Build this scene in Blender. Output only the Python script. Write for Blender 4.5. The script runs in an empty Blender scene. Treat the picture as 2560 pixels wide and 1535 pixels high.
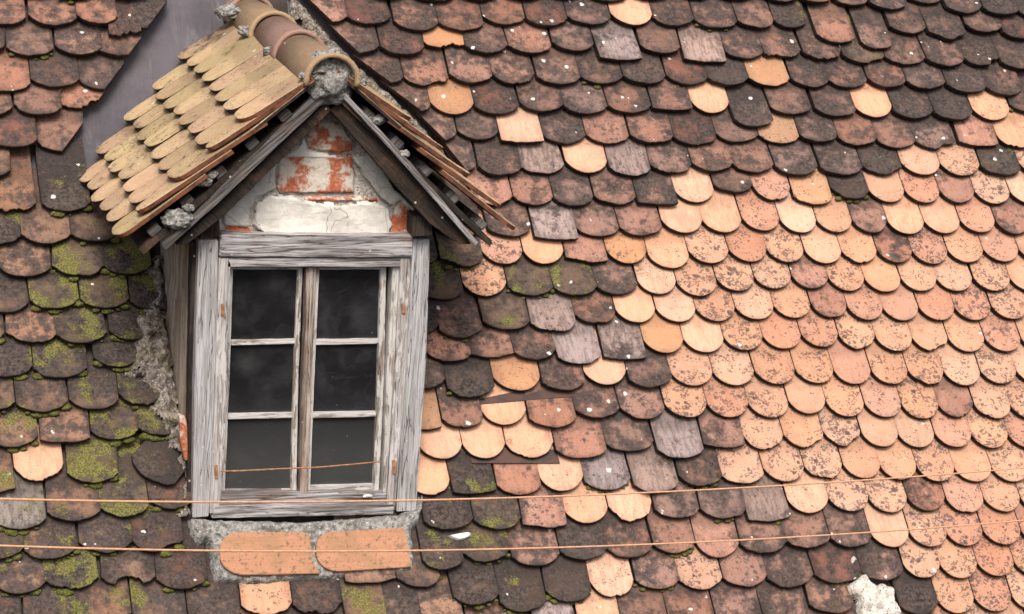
import bpy, bmesh, math, random
import numpy as np
from mathutils import Vector, Matrix, noise
random.seed(7)
sc = bpy.context.scene
col = sc.collection
R = math.radians

# ------------------------------------------------------------------ camera
W, H = 2560.0, 1535.0
F = 5398.8                       # focal length in photo pixels
YAW, PITCH, ROLL = R(19.58), R(15.22), R(-4.722)
FWD = Vector((math.sin(YAW) * math.cos(PITCH), math.cos(YAW) * math.cos(PITCH), -math.sin(PITCH)))
_r = Vector((math.cos(YAW), -math.sin(YAW), 0)); _d = FWD.cross(_r)
RIGHT = _r * math.cos(ROLL) + _d * math.sin(ROLL); DOWN = -_r * math.sin(ROLL) + _d * math.cos(ROLL)
DIST = 8.30
BASE = Vector((0, 0, 6.0))       # point of the roof in the middle of the view
CAM = BASE - FWD * DIST
cam = bpy.data.cameras.new('camera'); camo = bpy.data.objects.new('camera', cam); col.objects.link(camo)
M = Matrix(((RIGHT[0], -DOWN[0], -FWD[0], CAM[0]), (RIGHT[1], -DOWN[1], -FWD[1], CAM[1]), (RIGHT[2], -DOWN[2], -FWD[2], CAM[2]), (0, 0, 0, 1)))
camo.matrix_world = M
cam.sensor_width = 36; cam.lens = 36 * F / W; cam.clip_start = 0.05; cam.clip_end = 2000
sc.camera = camo

# ------------------------------------------------------------------ light
SUN_EL, SUN_AZ = R(53), R(194)   # azimuth measured clockwise from +Y
world = bpy.data.worlds.new('World'); sc.world = world; world.use_nodes = True
nt = world.node_tree; bg = nt.nodes['Background']
sky = nt.nodes.new('ShaderNodeTexSky'); sky.sky_type = 'NISHITA'; sky.sun_disc = False
sky.sun_elevation = SUN_EL; sky.sun_rotation = SUN_AZ; sky.air_density = 1.0; sky.dust_density = 6.0; sky.ozone_density = 1.0
nt.links.new(sky.outputs[0], bg.inputs[0]); bg.inputs[1].default_value = 0.095
sun = bpy.data.lights.new('sun', 'SUN'); sun.energy = 2.1; sun.angle = R(22); sun.color = (1.0, 0.95, 0.88)
suno = bpy.data.objects.new('sun', sun); col.objects.link(suno)
sd = Vector((math.sin(SUN_AZ) * math.cos(SUN_EL), math.cos(SUN_AZ) * math.cos(SUN_EL), math.sin(SUN_EL)))
suno.rotation_euler = sd.to_track_quat('Z', 'Y').to_euler(); suno.location = BASE + sd * 10
sc.view_settings.view_transform = 'Standard'; sc.view_settings.look = 'None'; sc.view_settings.gamma = 1
sc.view_settings.exposure = 0.66

# ------------------------------------------------------------------ geometry helpers
PHI = R(52.83)                    # pitch of the main roof
XA = Vector((1, 0, 0)); UA = Vector((0, math.cos(PHI), math.sin(PHI))); NA = Vector((0, -math.sin(PHI), math.cos(PHI)))
def ray(x, y):
    return (RIGHT * ((x - W / 2) / F) + DOWN * ((y - H / 2) / F) + FWD)
def hit(x, y, p, n):
    d = ray(x, y); t = (p - CAM).dot(n) / d.dot(n); return CAM + d * t
def onroof(x, y, h=0.0):         # -> (s, t) on the roof plane lifted by h
    q = hit(x, y, BASE + NA * h, NA) - BASE; return q.dot(XA), q.dot(UA)
def wall(x, y, Y):               # world point on the vertical plane at depth Y
    return hit(x, y, Vector((0, Y, 0)), Vector((0, 1, 0)))
def roofmat():
    m = Matrix.Identity(4)
    for i in range(3): m[i][0] = XA[i]; m[i][1] = UA[i]; m[i][2] = NA[i]; m[i][3] = BASE[i]
    return m
ROOFM = roofmat()
def proj(p):
    q = p - CAM; z = q.dot(FWD); return (q.dot(RIGHT) / z * F + W / 2, q.dot(DOWN) / z * F + H / 2)

def tag(o, label=None, cat=None, group=None, kind=None):
    if label: o['label'] = label
    if cat: o['category'] = cat
    if group: o['group'] = group
    if kind: o['kind'] = kind
    return o
def link(name, me, mat=None, parent=None):
    o = bpy.data.objects.new(name, me); col.objects.link(o)
    if mat and not me.materials: me.materials.append(mat)
    if parent: o.parent = parent
    return o
def mesh(name, verts, faces, mat=None, parent=None, smooth=False, bevel=0.0):
    me = bpy.data.meshes.new(name); me.from_pydata([tuple(v) for v in verts], [], faces); me.update()
    bm = bmesh.new(); bm.from_mesh(me); bmesh.ops.recalc_face_normals(bm, faces=bm.faces)
    if bevel: bmesh.ops.bevel(bm, geom=list(bm.edges), offset=bevel, segments=2, affect='EDGES', clamp_overlap=True)
    bm.to_mesh(me); bm.free()
    if smooth:
        for p in me.polygons: p.use_smooth = True
    return link(name, me, mat, parent)
def slab(name, px, Yf, Yb, mat, parent, bevel=0.002, rough=0.0):
    """outline read on the facade at depth Yf, extruded to Yb"""
    pts = []
    n = len(px)
    for i in range(n):
        a = wall(*px[i], Yf); b = wall(*px[(i + 1) % n], Yf)
        L = (b - a).length; k = max(1, int(L / 0.03)) if rough else 1
        for j in range(k):
            p = a.lerp(b, j / k)
            if rough:
                v = noise.noise_vector(p * 23 + Vector((3, 1, 7))) * rough
                p = p + Vector((v.x, 0, v.z))
            pts.append(p)
    m = len(pts)
    verts = pts + [Vector((p.x, Yb, p.z)) for p in pts]
    faces = [list(range(m)), list(range(2 * m - 1, m - 1, -1))] + [[i, (i + 1) % m, m + (i + 1) % m, m + i] for i in range(m)]
    return mesh(name, verts, faces, mat, parent, bevel=bevel)
def inside(p, poly):
    c = False; n = len(poly)
    for i in range(n):
        x1, y1 = poly[i]; x2, y2 = poly[(i + 1) % n]
        if (y1 > p[1]) != (y2 > p[1]) and p[0] < (x2 - x1) * (p[1] - y1) / (y2 - y1) + x1: c = not c
    return c
def edgedist(p, poly):
    best = 9
    n = len(poly)
    for i in range(n):
        a = Vector(poly[i]); b = Vector(poly[(i + 1) % n]); q = Vector(p); ab = b - a
        t = max(0, min(1, (q - a).dot(ab) / max(ab.length_squared, 1e-9))); best = min(best, (q - (a + ab * t)).length)
    return best
def patch(name, poly, frame, base, top, amp, mat, parent, step=0.01, edge=0.02, freq=30, jag=0.008, seed=0):
    """lumpy slab filling a polygon (2D, in the plane frame=(origin, ax, ay, normal))"""
    o, ax, ay, nn = frame
    x0 = min(p[0] for p in poly); x1 = max(p[0] for p in poly); y0 = min(p[1] for p in poly); y1 = max(p[1] for p in poly)
    nx = int((x1 - x0) / step) + 3; ny = int((y1 - y0) / step) + 3
    S = Vector((seed * 3.1, seed * 1.7, seed))
    idx = {}; verts = []; faces = []
    def vert(i, j):
        if (i, j) in idx: return idx[(i, j)]
        x = x0 + (i - 1) * step; y = y0 + (j - 1) * step
        v = noise.noise_vector(Vector((x, y, 0)) * 40 + S) * jag * .5
        d = edgedist((x, y), poly) if inside((x, y), poly) else 0
        f = min(1, d / edge); f = math.sqrt(f)
        h = base + (top - base) * f + f * amp * (noise.fractal(Vector((x, y, 0)) * freq + S, 1.0, 2.0, 4))
        idx[(i, j)] = len(verts); verts.append(o + ax * (x + v.x) + ay * (y + v.y) + nn * h); return idx[(i, j)]
    for i in range(nx):
        for j in range(ny):
            x = x0 + (i - .5) * step; y = y0 + (j - .5) * step
            w = noise.noise_vector(Vector((x, y, 5)) * 30 + S) * jag
            if inside((x + w.x, y + w.y), poly):
                faces.append([vert(i, j), vert(i + 1, j), vert(i + 1, j + 1), vert(i, j + 1)])
    return mesh(name, verts, faces, mat, parent, smooth=True)

# ------------------------------------------------------------------ materials
class NG:
    def __init__(s, name):
        s.m = bpy.data.materials.new(name); s.m.use_nodes = True; s.t = s.m.node_tree
        s.b = s.t.nodes['Principled BSDF']; s.b.inputs['Specular IOR Level'].default_value = 0.25
    def n(s, typ, **kw):
        nd = s.t.nodes.new(typ)
        for k, v in kw.items():
            if hasattr(nd, k) and not k.startswith('i_'): setattr(nd, k, v)
        return nd
    def set(s, inp, v):
        if hasattr(v, 'links') or isinstance(v, bpy.types.NodeSocket): s.t.links.new(v, inp)
        else: inp.default_value = v
    def math(s, op, a, b=0.0, c=None, clamp=False):
        nd = s.n('ShaderNodeMath'); nd.operation = op; nd.use_clamp = clamp
        s.set(nd.inputs[0], a); s.set(nd.inputs[1], b)
        if c is not None: s.set(nd.inputs[2], c)
        return nd.outputs[0]
    def vmath(s, op, a, b):
        nd = s.n('ShaderNodeVectorMath'); nd.operation = op; s.set(nd.inputs[0], a)
        if op == 'SCALE': s.set(nd.inputs['Scale'], b)
        else: s.set(nd.inputs[1], b)
        return nd.outputs[0]
    def mix(s, f, a, b, mode='MIX'):
        nd = s.n('ShaderNodeMix'); nd.data_type = 'RGBA'; nd.blend_type = mode
        s.set(nd.inputs[0], f); s.set(nd.inputs[6], a if not isinstance(a, tuple) else (*a[:3], 1)); s.set(nd.inputs[7], b if not isinstance(b, tuple) else (*b[:3], 1))
        return nd.outputs[2]
    def noise(s, vec, scale, detail=4, rough=.55, dist=0):
        nd = s.n('ShaderNodeTexNoise'); s.set(nd.inputs['Vector'], vec); nd.inputs['Scale'].default_value = scale
        nd.inputs['Detail'].default_value = detail; nd.inputs['Roughness'].default_value = rough; nd.inputs['Distortion'].default_value = dist
        return nd.outputs[0]
    def vor(s, vec, scale, rnd=1.0):
        nd = s.n('ShaderNodeTexVoronoi'); s.set(nd.inputs['Vector'], vec); nd.inputs['Scale'].default_value = scale; nd.inputs['Randomness'].default_value = rnd
        return nd.outputs['Distance'], nd.outputs['Color']
    def attr(s, name):
        nd = s.n('ShaderNodeAttribute'); nd.attribute_name = name; return nd.outputs['Color']
    def sep(s, v):
        nd = s.n('ShaderNodeSeparateColor'); s.set(nd.inputs[0], v); return nd.outputs
    def obj(s):
        return s.n('ShaderNodeTexCoord').outputs['Object']
    def ramp(s, f, lo, hi):
        nd = s.n('ShaderNodeMapRange'); s.set(nd.inputs[0], f); s.set(nd.inputs[1], lo); s.set(nd.inputs[2], hi); nd.clamp = True; nd.interpolation_type = 'SMOOTHSTEP'
        return nd.outputs[0]
    def bump(s, h, strength, dist=0.01):
        nd = s.n('ShaderNodeBump'); nd.inputs['Strength'].default_value = strength; nd.inputs['Distance'].default_value = dist
        s.set(nd.inputs['Height'], h); s.t.links.new(nd.outputs[0], s.b.inputs['Normal'])
    def out(s, c, rough=.85):
        s.set(s.b.inputs['Base Color'], c if not isinstance(c, tuple) else (*c, 1)); s.set(s.b.inputs['Roughness'], rough); return s.m

def tile_material(name='clay_tile'):
    g = NG(name)
    tc = g.attr('tc'); tp = g.sep(g.attr('tp')); ts = g.sep(g.attr('ts'))
    seed = g.n('ShaderNodeCombineXYZ'); g.set(seed.inputs[0], g.math('MULTIPLY', ts[0], 71.0)); g.set(seed.inputs[1], g.math('MULTIPLY', ts[0], 37.0)); g.set(seed.inputs[2], g.math('MULTIPLY', ts[0], 53.0))
    co = g.vmath('ADD', g.obj(), seed.outputs[0])
    dark_amt, moss_amt, speck_amt = tp[0], tp[1], tp[2]
    loc = g.n('ShaderNodeSeparateXYZ'); g.set(loc.inputs[0], g.vmath('SUBTRACT', g.obj(), g.attr('tl')))
    streak_amt, lichen_amt = ts[1], ts[2]
    n1 = g.noise(co, 11, 6, .62); n2 = g.noise(co, 38, 5, .6); nf = g.noise(co, 160, 4, .65); nm = g.noise(co, 75, 6, .7)
    nlow = g.noise(g.n('ShaderNodeNewGeometry').outputs['Position'], 2.6, 5, .6)
    # tonal variation of the clay itself
    c = g.mix(g.math('MULTIPLY', g.ramp(n2, .3, .75), .55), tc, g.mix(1.0, tc, (1.14, .98, .90), 'MULTIPLY'))
    c = g.mix(g.math('MULTIPLY', g.ramp(g.noise(co, 7, 3), .4, .7), .45), c, g.mix(1.0, c, (.80, .72, .72), 'MULTIPLY'))
    # streaks along the slope
    sv = g.vmath('MULTIPLY', co, (75.0, 3.5, 75.0)); st = g.noise(sv, 1.0, 3, .6)
    c = g.mix(g.math('MULTIPLY', g.ramp(st, .45, .62), g.math('MULTIPLY', streak_amt, .75)), c, g.mix(1.0, c, (.42, .40, .42), 'MULTIPLY'))
    # grime patches
    f = g.math('ADD', g.math('MULTIPLY', g.math('SUBTRACT', g.math('ADD', g.math('MULTIPLY', n1, .46), g.math('ADD', g.math('MULTIPLY', n2, .26), g.math('MULTIPLY', nm, .28))), .5), 13.0), g.math('ADD', g.math('MULTIPLY', g.math('SUBTRACT', dark_amt, .5), 3.4), g.math('MULTIPLY', g.math('SUBTRACT', nlow, .5), 3.0)), clamp=True)
    grime = g.mix(g.ramp(nm, .38, .64), (.018, .015, .014), (.088, .070, .062))
    c = g.mix(g.math('MULTIPLY', f, .9), c, grime)
    # dirt gathered along joints and tail; under the overlap also painted gap shade
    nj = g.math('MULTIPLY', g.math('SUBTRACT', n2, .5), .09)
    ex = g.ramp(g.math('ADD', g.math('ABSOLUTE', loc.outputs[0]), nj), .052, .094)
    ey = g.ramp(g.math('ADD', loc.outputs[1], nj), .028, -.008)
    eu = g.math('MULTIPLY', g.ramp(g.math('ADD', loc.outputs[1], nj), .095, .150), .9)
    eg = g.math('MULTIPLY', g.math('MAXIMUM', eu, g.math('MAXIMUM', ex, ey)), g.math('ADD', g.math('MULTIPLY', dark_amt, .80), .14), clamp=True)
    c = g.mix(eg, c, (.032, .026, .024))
    # round dark lichen spots of two sizes
    warp = g.vmath('ADD', co, g.vmath('SCALE', g.n('ShaderNodeTexNoise').outputs['Color'], 0.0))
    d1, c1 = g.vor(g.vmath('ADD', co, g.vmath('SCALE', g.noisecol(co, 120), .004)), 135)
    s1 = g.sep(c1)
    big = g.ramp(g.noise(co, 22, 3), .40, .62)
    thr = g.math('MULTIPLY', g.math('MULTIPLY', s1[0], g.math('MULTIPLY', speck_amt, .62)), g.math('ADD', big, .25))
    spot = g.math('GREATER_THAN', thr, g.math('ADD', d1, .06))
    spot = g.math('MULTIPLY', g.ramp(g.math('SUBTRACT', thr, d1), -.17, .05), .80)
    c = g.mix(g.math('MULTIPLY', spot, .9), c, (.060, .050, .055))
    d2, c2 = g.vor(g.vmath('ADD', co, g.vmath('SCALE', g.noisecol(co, 90), .010)), 42)
    s2 = g.sep(c2)
    thr2 = g.math('MULTIPLY', g.ramp(s2[1], .35, 1.0), g.math('MULTIPLY', speck_amt, g.math('ADD', .26, g.math('MULTIPLY', dark_amt, .30))))
    c = g.mix(g.math('MULTIPLY', g.ramp(g.math('SUBTRACT', thr2, d2), -.15, .06), .72), c, (.055, .047, .047))
    # rusty flaking
    fl = g.ramp(g.noise(g.vmath('MULTIPLY', co, (1.0, 1.8, 1.0)), 26, 7, .7), .60, .68)
    c = g.mix(g.math('MULTIPLY', fl, g.math('MULTIPLY', dark_amt, .5)), c, (.20, .085, .045))
    # pale lichen
    d3, c3 = g.vor(g.vmath('ADD', co, g.vmath('SCALE', g.noisecol(co, 70), .016)), 24)
    s3 = g.sep(c3)
    thr3 = g.math('MULTIPLY', g.math('GREATER_THAN', g.math('ADD', s3[2], lichen_amt), 1.0), g.math('ADD', .06, g.math('MULTIPLY', s3[0], .17)))
    wl = g.ramp(g.math('SUBTRACT', thr3, d3), -.03, .02)
    c = g.mix(g.math('MULTIPLY', wl, .85), c, (.62, .60, .58))
    # faint bloom
    c = g.mix(g.math('MULTIPLY', g.ramp(nf, .50, .70), g.math('ADD', .15, g.math('MULTIPLY', dark_amt, .6))), c, g.mix(1.0, c, (1.75, 1.6, 1.5), 'MULTIPLY'))
    c = g.mix(g.math('MULTIPLY', g.ramp(nm, .46, .34), g.math('MULTIPLY', dark_amt, .6)), c, g.mix(1.0, c, (.45, .42, .42), 'MULTIPLY'))
    # moss
    mo = g.math('ADD', g.math('MULTIPLY', g.math('SUBTRACT', g.math('ADD', g.math('MULTIPLY', g.noise(co, 10, 4, .55), .92), g.math('MULTIPLY', nf, .08)), .5), 15.0), g.math('MULTIPLY', g.math('SUBTRACT', moss_amt, .76), 6.5), clamp=True)
    c = g.mix(g.math('MULTIPLY', mo, .85), c, g.mix(g.ramp(nf, .35, .65), (.055, .052, .020), (.21, .20, .05)))
    h = g.math('ADD', g.math('MULTIPLY', n2, .6), g.math('ADD', g.math('MULTIPLY', nf, .45), g.math('MULTIPLY', mo, .6)))
    h = g.math('ADD', h, g.math('MULTIPLY', g.math('MULTIPLY', st, streak_amt), .5))
    g.bump(h, .55, .006)
    return g.out(c, .9)
def noisecol(s, vec, scale):
    nd = s.n('ShaderNodeTexNoise'); s.set(nd.inputs['Vector'], vec); nd.inputs['Scale'].default_value = scale
    return s.vmath('SUBTRACT', nd.outputs['Color'], (.5, .5, .5))
NG.noisecol = noisecol

def wood_material(name, angle, light=(.5, .49, .48), dark=(.07, .06, .055), warm=.15, paint=.0, sc_=1.0):
    """weathered boards; grain runs at `angle` in the facade plane (0 = along X, 90 = along Z)"""
    g = NG(name); co = g.obj()
    mp = g.n('ShaderNodeMapping'); g.set(mp.inputs[0], co); mp.inputs['Rotation'].default_value = (0, R(angle), 0)
    v = g.vmath('MULTIPLY', mp.outputs[0], (5.0 * sc_, 110.0 * sc_, 120.0 * sc_)); n1 = g.noise(v, 1.0, 6, .7, .5)
    ncr = g.noise(g.vmath('MULTIPLY', mp.outputs[0], (2.2, 44.0, 48.0)), 1.0, 3, .5, .6); crack = g.math('MULTIPLY', g.ramp(g.math('ABSOLUTE', g.math('SUBTRACT', ncr, .54)), .010, .003), .8)
    v2 = g.vmath('MULTIPLY', mp.outputs[0], (1.5 * sc_, 20.0, 22.0 * sc_)); n2 = g.noise(v2, 1.0, 4, .6, .3)
    n3 = g.noise(co, 9, 5, .6)
    c = g.mix(g.ramp(n1, .33, .62), dark, light)
    c = g.mix(g.math('MULTIPLY', g.ramp(n2, .50, .42), .6), c, dark)
    c = g.mix(g.math('MULTIPLY', g.ramp(n3, .50, .70), warm), c, (.20, .105, .06))
    c = g.mix(g.math('MULTIPLY', crack, .85), c, (.03, .024, .02))
    if paint:
        pf = g.ramp(g.math('ADD', g.noise(g.vmath('MULTIPLY', mp.outputs[0], (10.0, 45.0, 45.0)), 1.0, 5, .6), paint), .58, .64)
        c = g.mix(g.math('MULTIPLY', pf, .8), c, (.64, .62, .60))
    dd, cc = g.vor(co, 60); s = g.sep(cc)
    c = g.mix(g.math('MULTIPLY', g.ramp(g.math('SUBTRACT', g.math('MULTIPLY', g.math('GREATER_THAN', s[0], .975), .22), dd), -.05, .02), .8), c, (.6, .58, .55))
    g.bump(g.math('SUBTRACT', g.math('ADD', n1, n2), crack), .9, .006)
    return g.out(c, .8)
def mortar_material(name, a=(.11, .105, .095), b=(.36, .35, .33), dirt=.3, moss=.0):
    g = NG(name); co = g.obj()
    n1 = g.noise(co, 9, 6, .6); n2 = g.noise(co, 55, 6, .7); d, cc = g.vor(co, 110); s = g.sep(cc)
    c = g.mix(g.ramp(n2, .34, .64), a, b)
    c = g.mix(g.math('MULTIPLY', g.ramp(n1, .45, .7), dirt), c, (.07, .058, .045))
    c = g.mix(g.math('MULTIPLY', g.math('MULTIPLY', g.math('GREATER_THAN', s[0], .80), g.ramp(d, .42, .25)), .8), c, (.50, .48, .45))
    c = g.mix(g.math('MULTIPLY', g.math('MULTIPLY', g.math('GREATER_THAN', s[1], .86), g.ramp(d, .45, .3)), .7), c, (.05, .045, .04))
    if moss: c = g.mix(g.math('MULTIPLY', g.ramp(g.noise(co, 20, 5), .5, .62), moss), c, (.12, .12, .03))
    g.bump(g.math('ADD', n2, g.math('MULTIPLY', d, .5)), .9, .008)
    return g.out(c, .95)
def plaster_material():
    g = NG('old_plaster'); co = g.obj()
    n1 = g.noise(co, 7, 6, .6); n2 = g.noise(co, 60, 6, .7); n3 = g.noise(co, 3.2, 3)
    c = g.mix(g.ramp(n1, .35, .65), (.78, .75, .69), (.55, .53, .48))
    c = g.mix(g.math('MULTIPLY', g.ramp(n2, .5, .7), .5), c, (.68, .66, .62))
    c = g.mix(g.math('MULTIPLY', g.ramp(n2, .40, .28), .5), c, (.16, .14, .12))
    vo = g.n('ShaderNodeTexVoronoi'); vo.feature = 'DISTANCE_TO_EDGE'; vo.inputs['Scale'].default_value = 5.5; g.set(vo.inputs['Vector'], g.vmath('ADD', co, g.vmath('SCALE', g.noisecol(co, 12), .09)))
    ck = g.math('MULTIPLY', g.ramp(vo.outputs['Distance'], .009, .002), g.ramp(g.noise(co, 5, 2), .46, .56)); c = g.mix(g.math('MULTIPLY', ck, .6), c, (.10, .08, .065))
    g.bump(g.math('ADD', n2, n1), .7, .006); return g.out(c, .95)
def brick_material():
    g = NG('limed_brick'); co = g.obj()
    n1 = g.noise(co, 13, 7, .66); n2 = g.noise(co, 70, 5, .7)
    c = g.mix(g.ramp(n1, .47, .56), (.44, .12, .05), (.68, .61, .53))
    c = g.mix(g.math('MULTIPLY', g.ramp(n2, .45, .7), .5), c, (.62, .52, .44))
    g.bump(g.math('ADD', n2, n1), .8, .006); return g.out(c, .95)
def plain(name, c, rough=.8, n=.3, scale=30, c2=None, bump=.3, metal=0):
    g = NG(name); co = g.obj(); f = g.noise(co, scale, 5, .6)
    cc = g.mix(g.ramp(f, .35, .68), c, c2 or tuple(x * (1 - n) for x in c)); g.bump(f, bump, .004)
    g.b.inputs['Metallic'].default_value = metal
    return g.out(cc, rough)

TILE = tile_material()
RED = None
W_V = wood_material('weathered_wood_vertical', 90, (.54, .53, .54), (.27, .26, .255), .10)
W_V2 = wood_material('peeling_wood_vertical', 90, (.58, .56, .55), (.27, .24, .22), .2, .05)
W_H = wood_material('weathered_wood_horizontal', 0, (.52, .50, .51), (.075, .062, .055), .35)
W_BROWN = wood_material('brown_wood', 90, (.50, .42, .37), (.12, .085, .065), .45)
W_WHITE = wood_material('flaking_white_paint', 0, (.55, .53, .50), (.22, .19, .16), .2, .18)
W_WHITEV = wood_material('flaking_white_paint_vertical', 90, (.55, .53, .50), (.20, .16, .13), .3, .14)
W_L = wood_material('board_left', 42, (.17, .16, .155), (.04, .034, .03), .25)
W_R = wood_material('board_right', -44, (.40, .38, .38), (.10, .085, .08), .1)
W_DARK = wood_material('dark_timber', -44, (.050, .036, .028), (.02, .016, .013), .4)
W_DARKV = wood_material('dark_timber_vertical', 90, (.060, .045, .036), (.016, .013, .012), .4)
W_CHEEK = wood_material('cheek_board', 90, (.56, .47, .37), (.26, .20, .15), .4, 0, .5)
MORTAR = mortar_material('mortar')
RED = plain('fresh_clay_edge', (.19, .070, .036), .9, c2=(.06, .03, .022), scale=22)
MORTAR_D = mortar_material('mossy_mortar', (.07, .06, .05), (.38, .33, .29), .45, .35)
MORTAR_L = mortar_material('pale_mortar', (.44, .39, .34), (.76, .71, .64), .18)
PLASTER = plaster_material(); BRICK = brick_material()
def membrane_material():
    g = NG('grey_membrane'); co = g.obj(); n1 = g.noise(co, 3.5, 5, .6); n2 = g.noise(g.vmath('MULTIPLY', co, (14.0, 3.0, 3.0)), 1.0, 5, .6, .6); n3 = g.noise(co, 60, 4, .6)
    c = g.mix(g.ramp(n1, .35, .65), (.068, .061, .072), (.108, .097, .112))
    c = g.mix(g.math('MULTIPLY', g.ramp(n2, .54, .68), .35), c, (.20, .18, .19)); c = g.mix(g.math('MULTIPLY', g.ramp(n3, .62, .7), .3), c, (.04, .035, .03))
    g.bump(g.math('ADD', n2, g.math('MULTIPLY', n3, .1)), .5, .02); return g.out(c, .7)
MEMBRANE = membrane_material()
DECK = plain('roof_boards', (.035, .028, .024), .9, scale=12, c2=(.06, .045, .038))
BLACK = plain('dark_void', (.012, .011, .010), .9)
RUST = plain('rust', (.26, .10, .04), .7, c2=(.42, .24, .14), scale=60)
WIRE = plain('orange_cord', (.60, .30, .17), .6, c2=(.72, .42, .26), scale=80, bump=.1)
MOSS = plain('moss', (.05, .055, .015), .95, c2=(.15, .15, .035), scale=120, bump=1.0)
MOSS_B = plain('dried_moss', (.06, .045, .012), .95, c2=(.13, .10, .03), scale=120, bump=1.0)
CHALK = plain('white_scrap', (.72, .70, .66), .9, c2=(.5, .5, .42), scale=60)
def glass_material():
    g = NG('dusty_glass'); co = g.obj()
    n1 = g.noise(co, 6, 4, .6, .2); n2 = g.noise(co, 70, 4, .7)
    sx = g.n('ShaderNodeSeparateXYZ'); g.set(sx.inputs[0], co)
    low = g.ramp(g.math('ADD', sx.outputs[2], g.math('MULTIPLY', g.math('SUBTRACT', n1, .5), .25)), GZ + .42, GZ + .02)
    c = g.mix(g.math('MULTIPLY', g.ramp(n1, .42, .75), .5), (.010, .010, .012), (.060, .060, .062))
    c = g.mix(g.math('MULTIPLY', low, .6), c, (.075, .077, .075))
    wb = g.noise(g.vmath('MULTIPLY', co, (5.0, 5.0, 8.0)), 1.0, 2, .4, .8); c = g.mix(g.math('MULTIPLY', g.ramp(g.math('ABSOLUTE', g.math('SUBTRACT', wb, .5)), .014, .002), .05), c, (.16, .16, .16))
    d, cc = g.vor(co, 45); s = g.sep(cc)
    c = g.mix(g.math('MULTIPLY', g.ramp(g.math('SUBTRACT', g.math('MULTIPLY', g.math('GREATER_THAN', s[0], .95), .12), d), -.05, .02), .5), c, (.2, .19, .15))
    g.b.inputs['Specular IOR Level'].default_value = .5
    return g.out(c, g.math('ADD', .18, g.math('MULTIPLY', n1, .35)))
GZ = wall(750, 1230, (BASE + UA * onroof(776, 1296, .03)[1] + NA * .03).y).z
GLASS = glass_material()

# ------------------------------------------------------------------ tiles
COLS = dict(n=(.61, .375, .255), o=(.53, .315, .208), p=(.35, .190, .138), m=(.26, .150, .113), d=(.205, .130, .105), k=(.085, .062, .052),
            g=(.16, .105, .070), l=(.30, .235, .215), x=(.17, .08, .058), y=(.45, .26, .15), t=(.49, .355, .210))
#          dark, moss, speck, streak, lichen
PARS = dict(n=(.16, 0, .30, .3, .04), o=(.14, 0, .95, .15, .04), p=(.50, .1, .6, .25, .10), m=(.64, .3, .6, .2, .14), d=(.73, .3, .5, .2, .13), k=(.72, .4, .35, .2, .06),
            g=(.62, .68, .4, .1, .08), l=(.40, .25, .5, .8, .12), x=(.72, .2, .4, .15, .14), y=(.2, .3, .4, .1, .08), t=(.26, .30, .5, .12, .09))
EDGE = plain('grimy_shaded_tile_edge', (.018, .015, .014), .95, c2=(.05, .034, .028), scale=60)  # grime plus the shadow under the tails, both put into the edge colour
def edge_slots(me, n, blocks=None):
    me.materials.append(TILE); me.materials.append(EDGE)
def tile_outline(hl, hr, L, shape, rnd, jag=.0):
    d = dict(r=.060, s=.034, f=.012, q=.052)[shape]; pts = []
    N = 22
    for i in range(N + 1):
        a = -1 + 2 * i / N; hw = hl if a < 0 else hr
        x = a * hw; Rr = (hw * hw + d * d) / (2 * d); y = Rr - math.sqrt(max(Rr * Rr - x * x, 0)) if d < hw else 0
        if shape == 's' and abs(a) > .9: y += .004
        if shape == 'q': y = d * (1 - (1 - abs(a) ** 2.6) ** .62)
        pts.append([x, y])
    if jag:
        for k, p in enumerate(pts):
            p[1] += max(0, jag * (noise.noise(Vector((p[0] * 13, rnd * 50, 0))) + .12 + .25 * noise.noise(Vector((p[0] * 70, rnd * 50, 5)))))
    sl = [(hr, L * .45), (hr, L), (-hl, L), (-hl, L * .45)]
    for q in sl: pts.append(list(q))
    for k, p in enumerate(pts):
        j = .0024 if shape != 'r' else .0009
        p[1] += noise.noise(Vector((p[0] * 16, rnd * 70, 3))) * j * 2.2
        p[0] += noise.noise(Vector((p[0] * 60, p[1] * 60, rnd * 90))) * j; p[1] += noise.noise(Vector((p[0] * 60, p[1] * 60, rnd * 40 + 9))) * j
    return [tuple(p) for p in pts]
def clip(poly, a, b):
    """keep the side left of a->b"""
    out = []; n = len(poly)
    sd_ = lambda p: (b[0] - a[0]) * (p[1] - a[1]) - (b[1] - a[1]) * (p[0] - a[0])
    for i in range(n):
        p, q = poly[i], poly[(i + 1) % n]; dp, dq = sd_(p), sd_(q)
        if dp >= 0: out.append(p)
        if (dp >= 0) != (dq >= 0):
            t = dp / (dp - dq); out.append((p[0] + (q[0] - p[0]) * t, p[1] + (q[1] - p[1]) * t))
    return out
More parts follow.
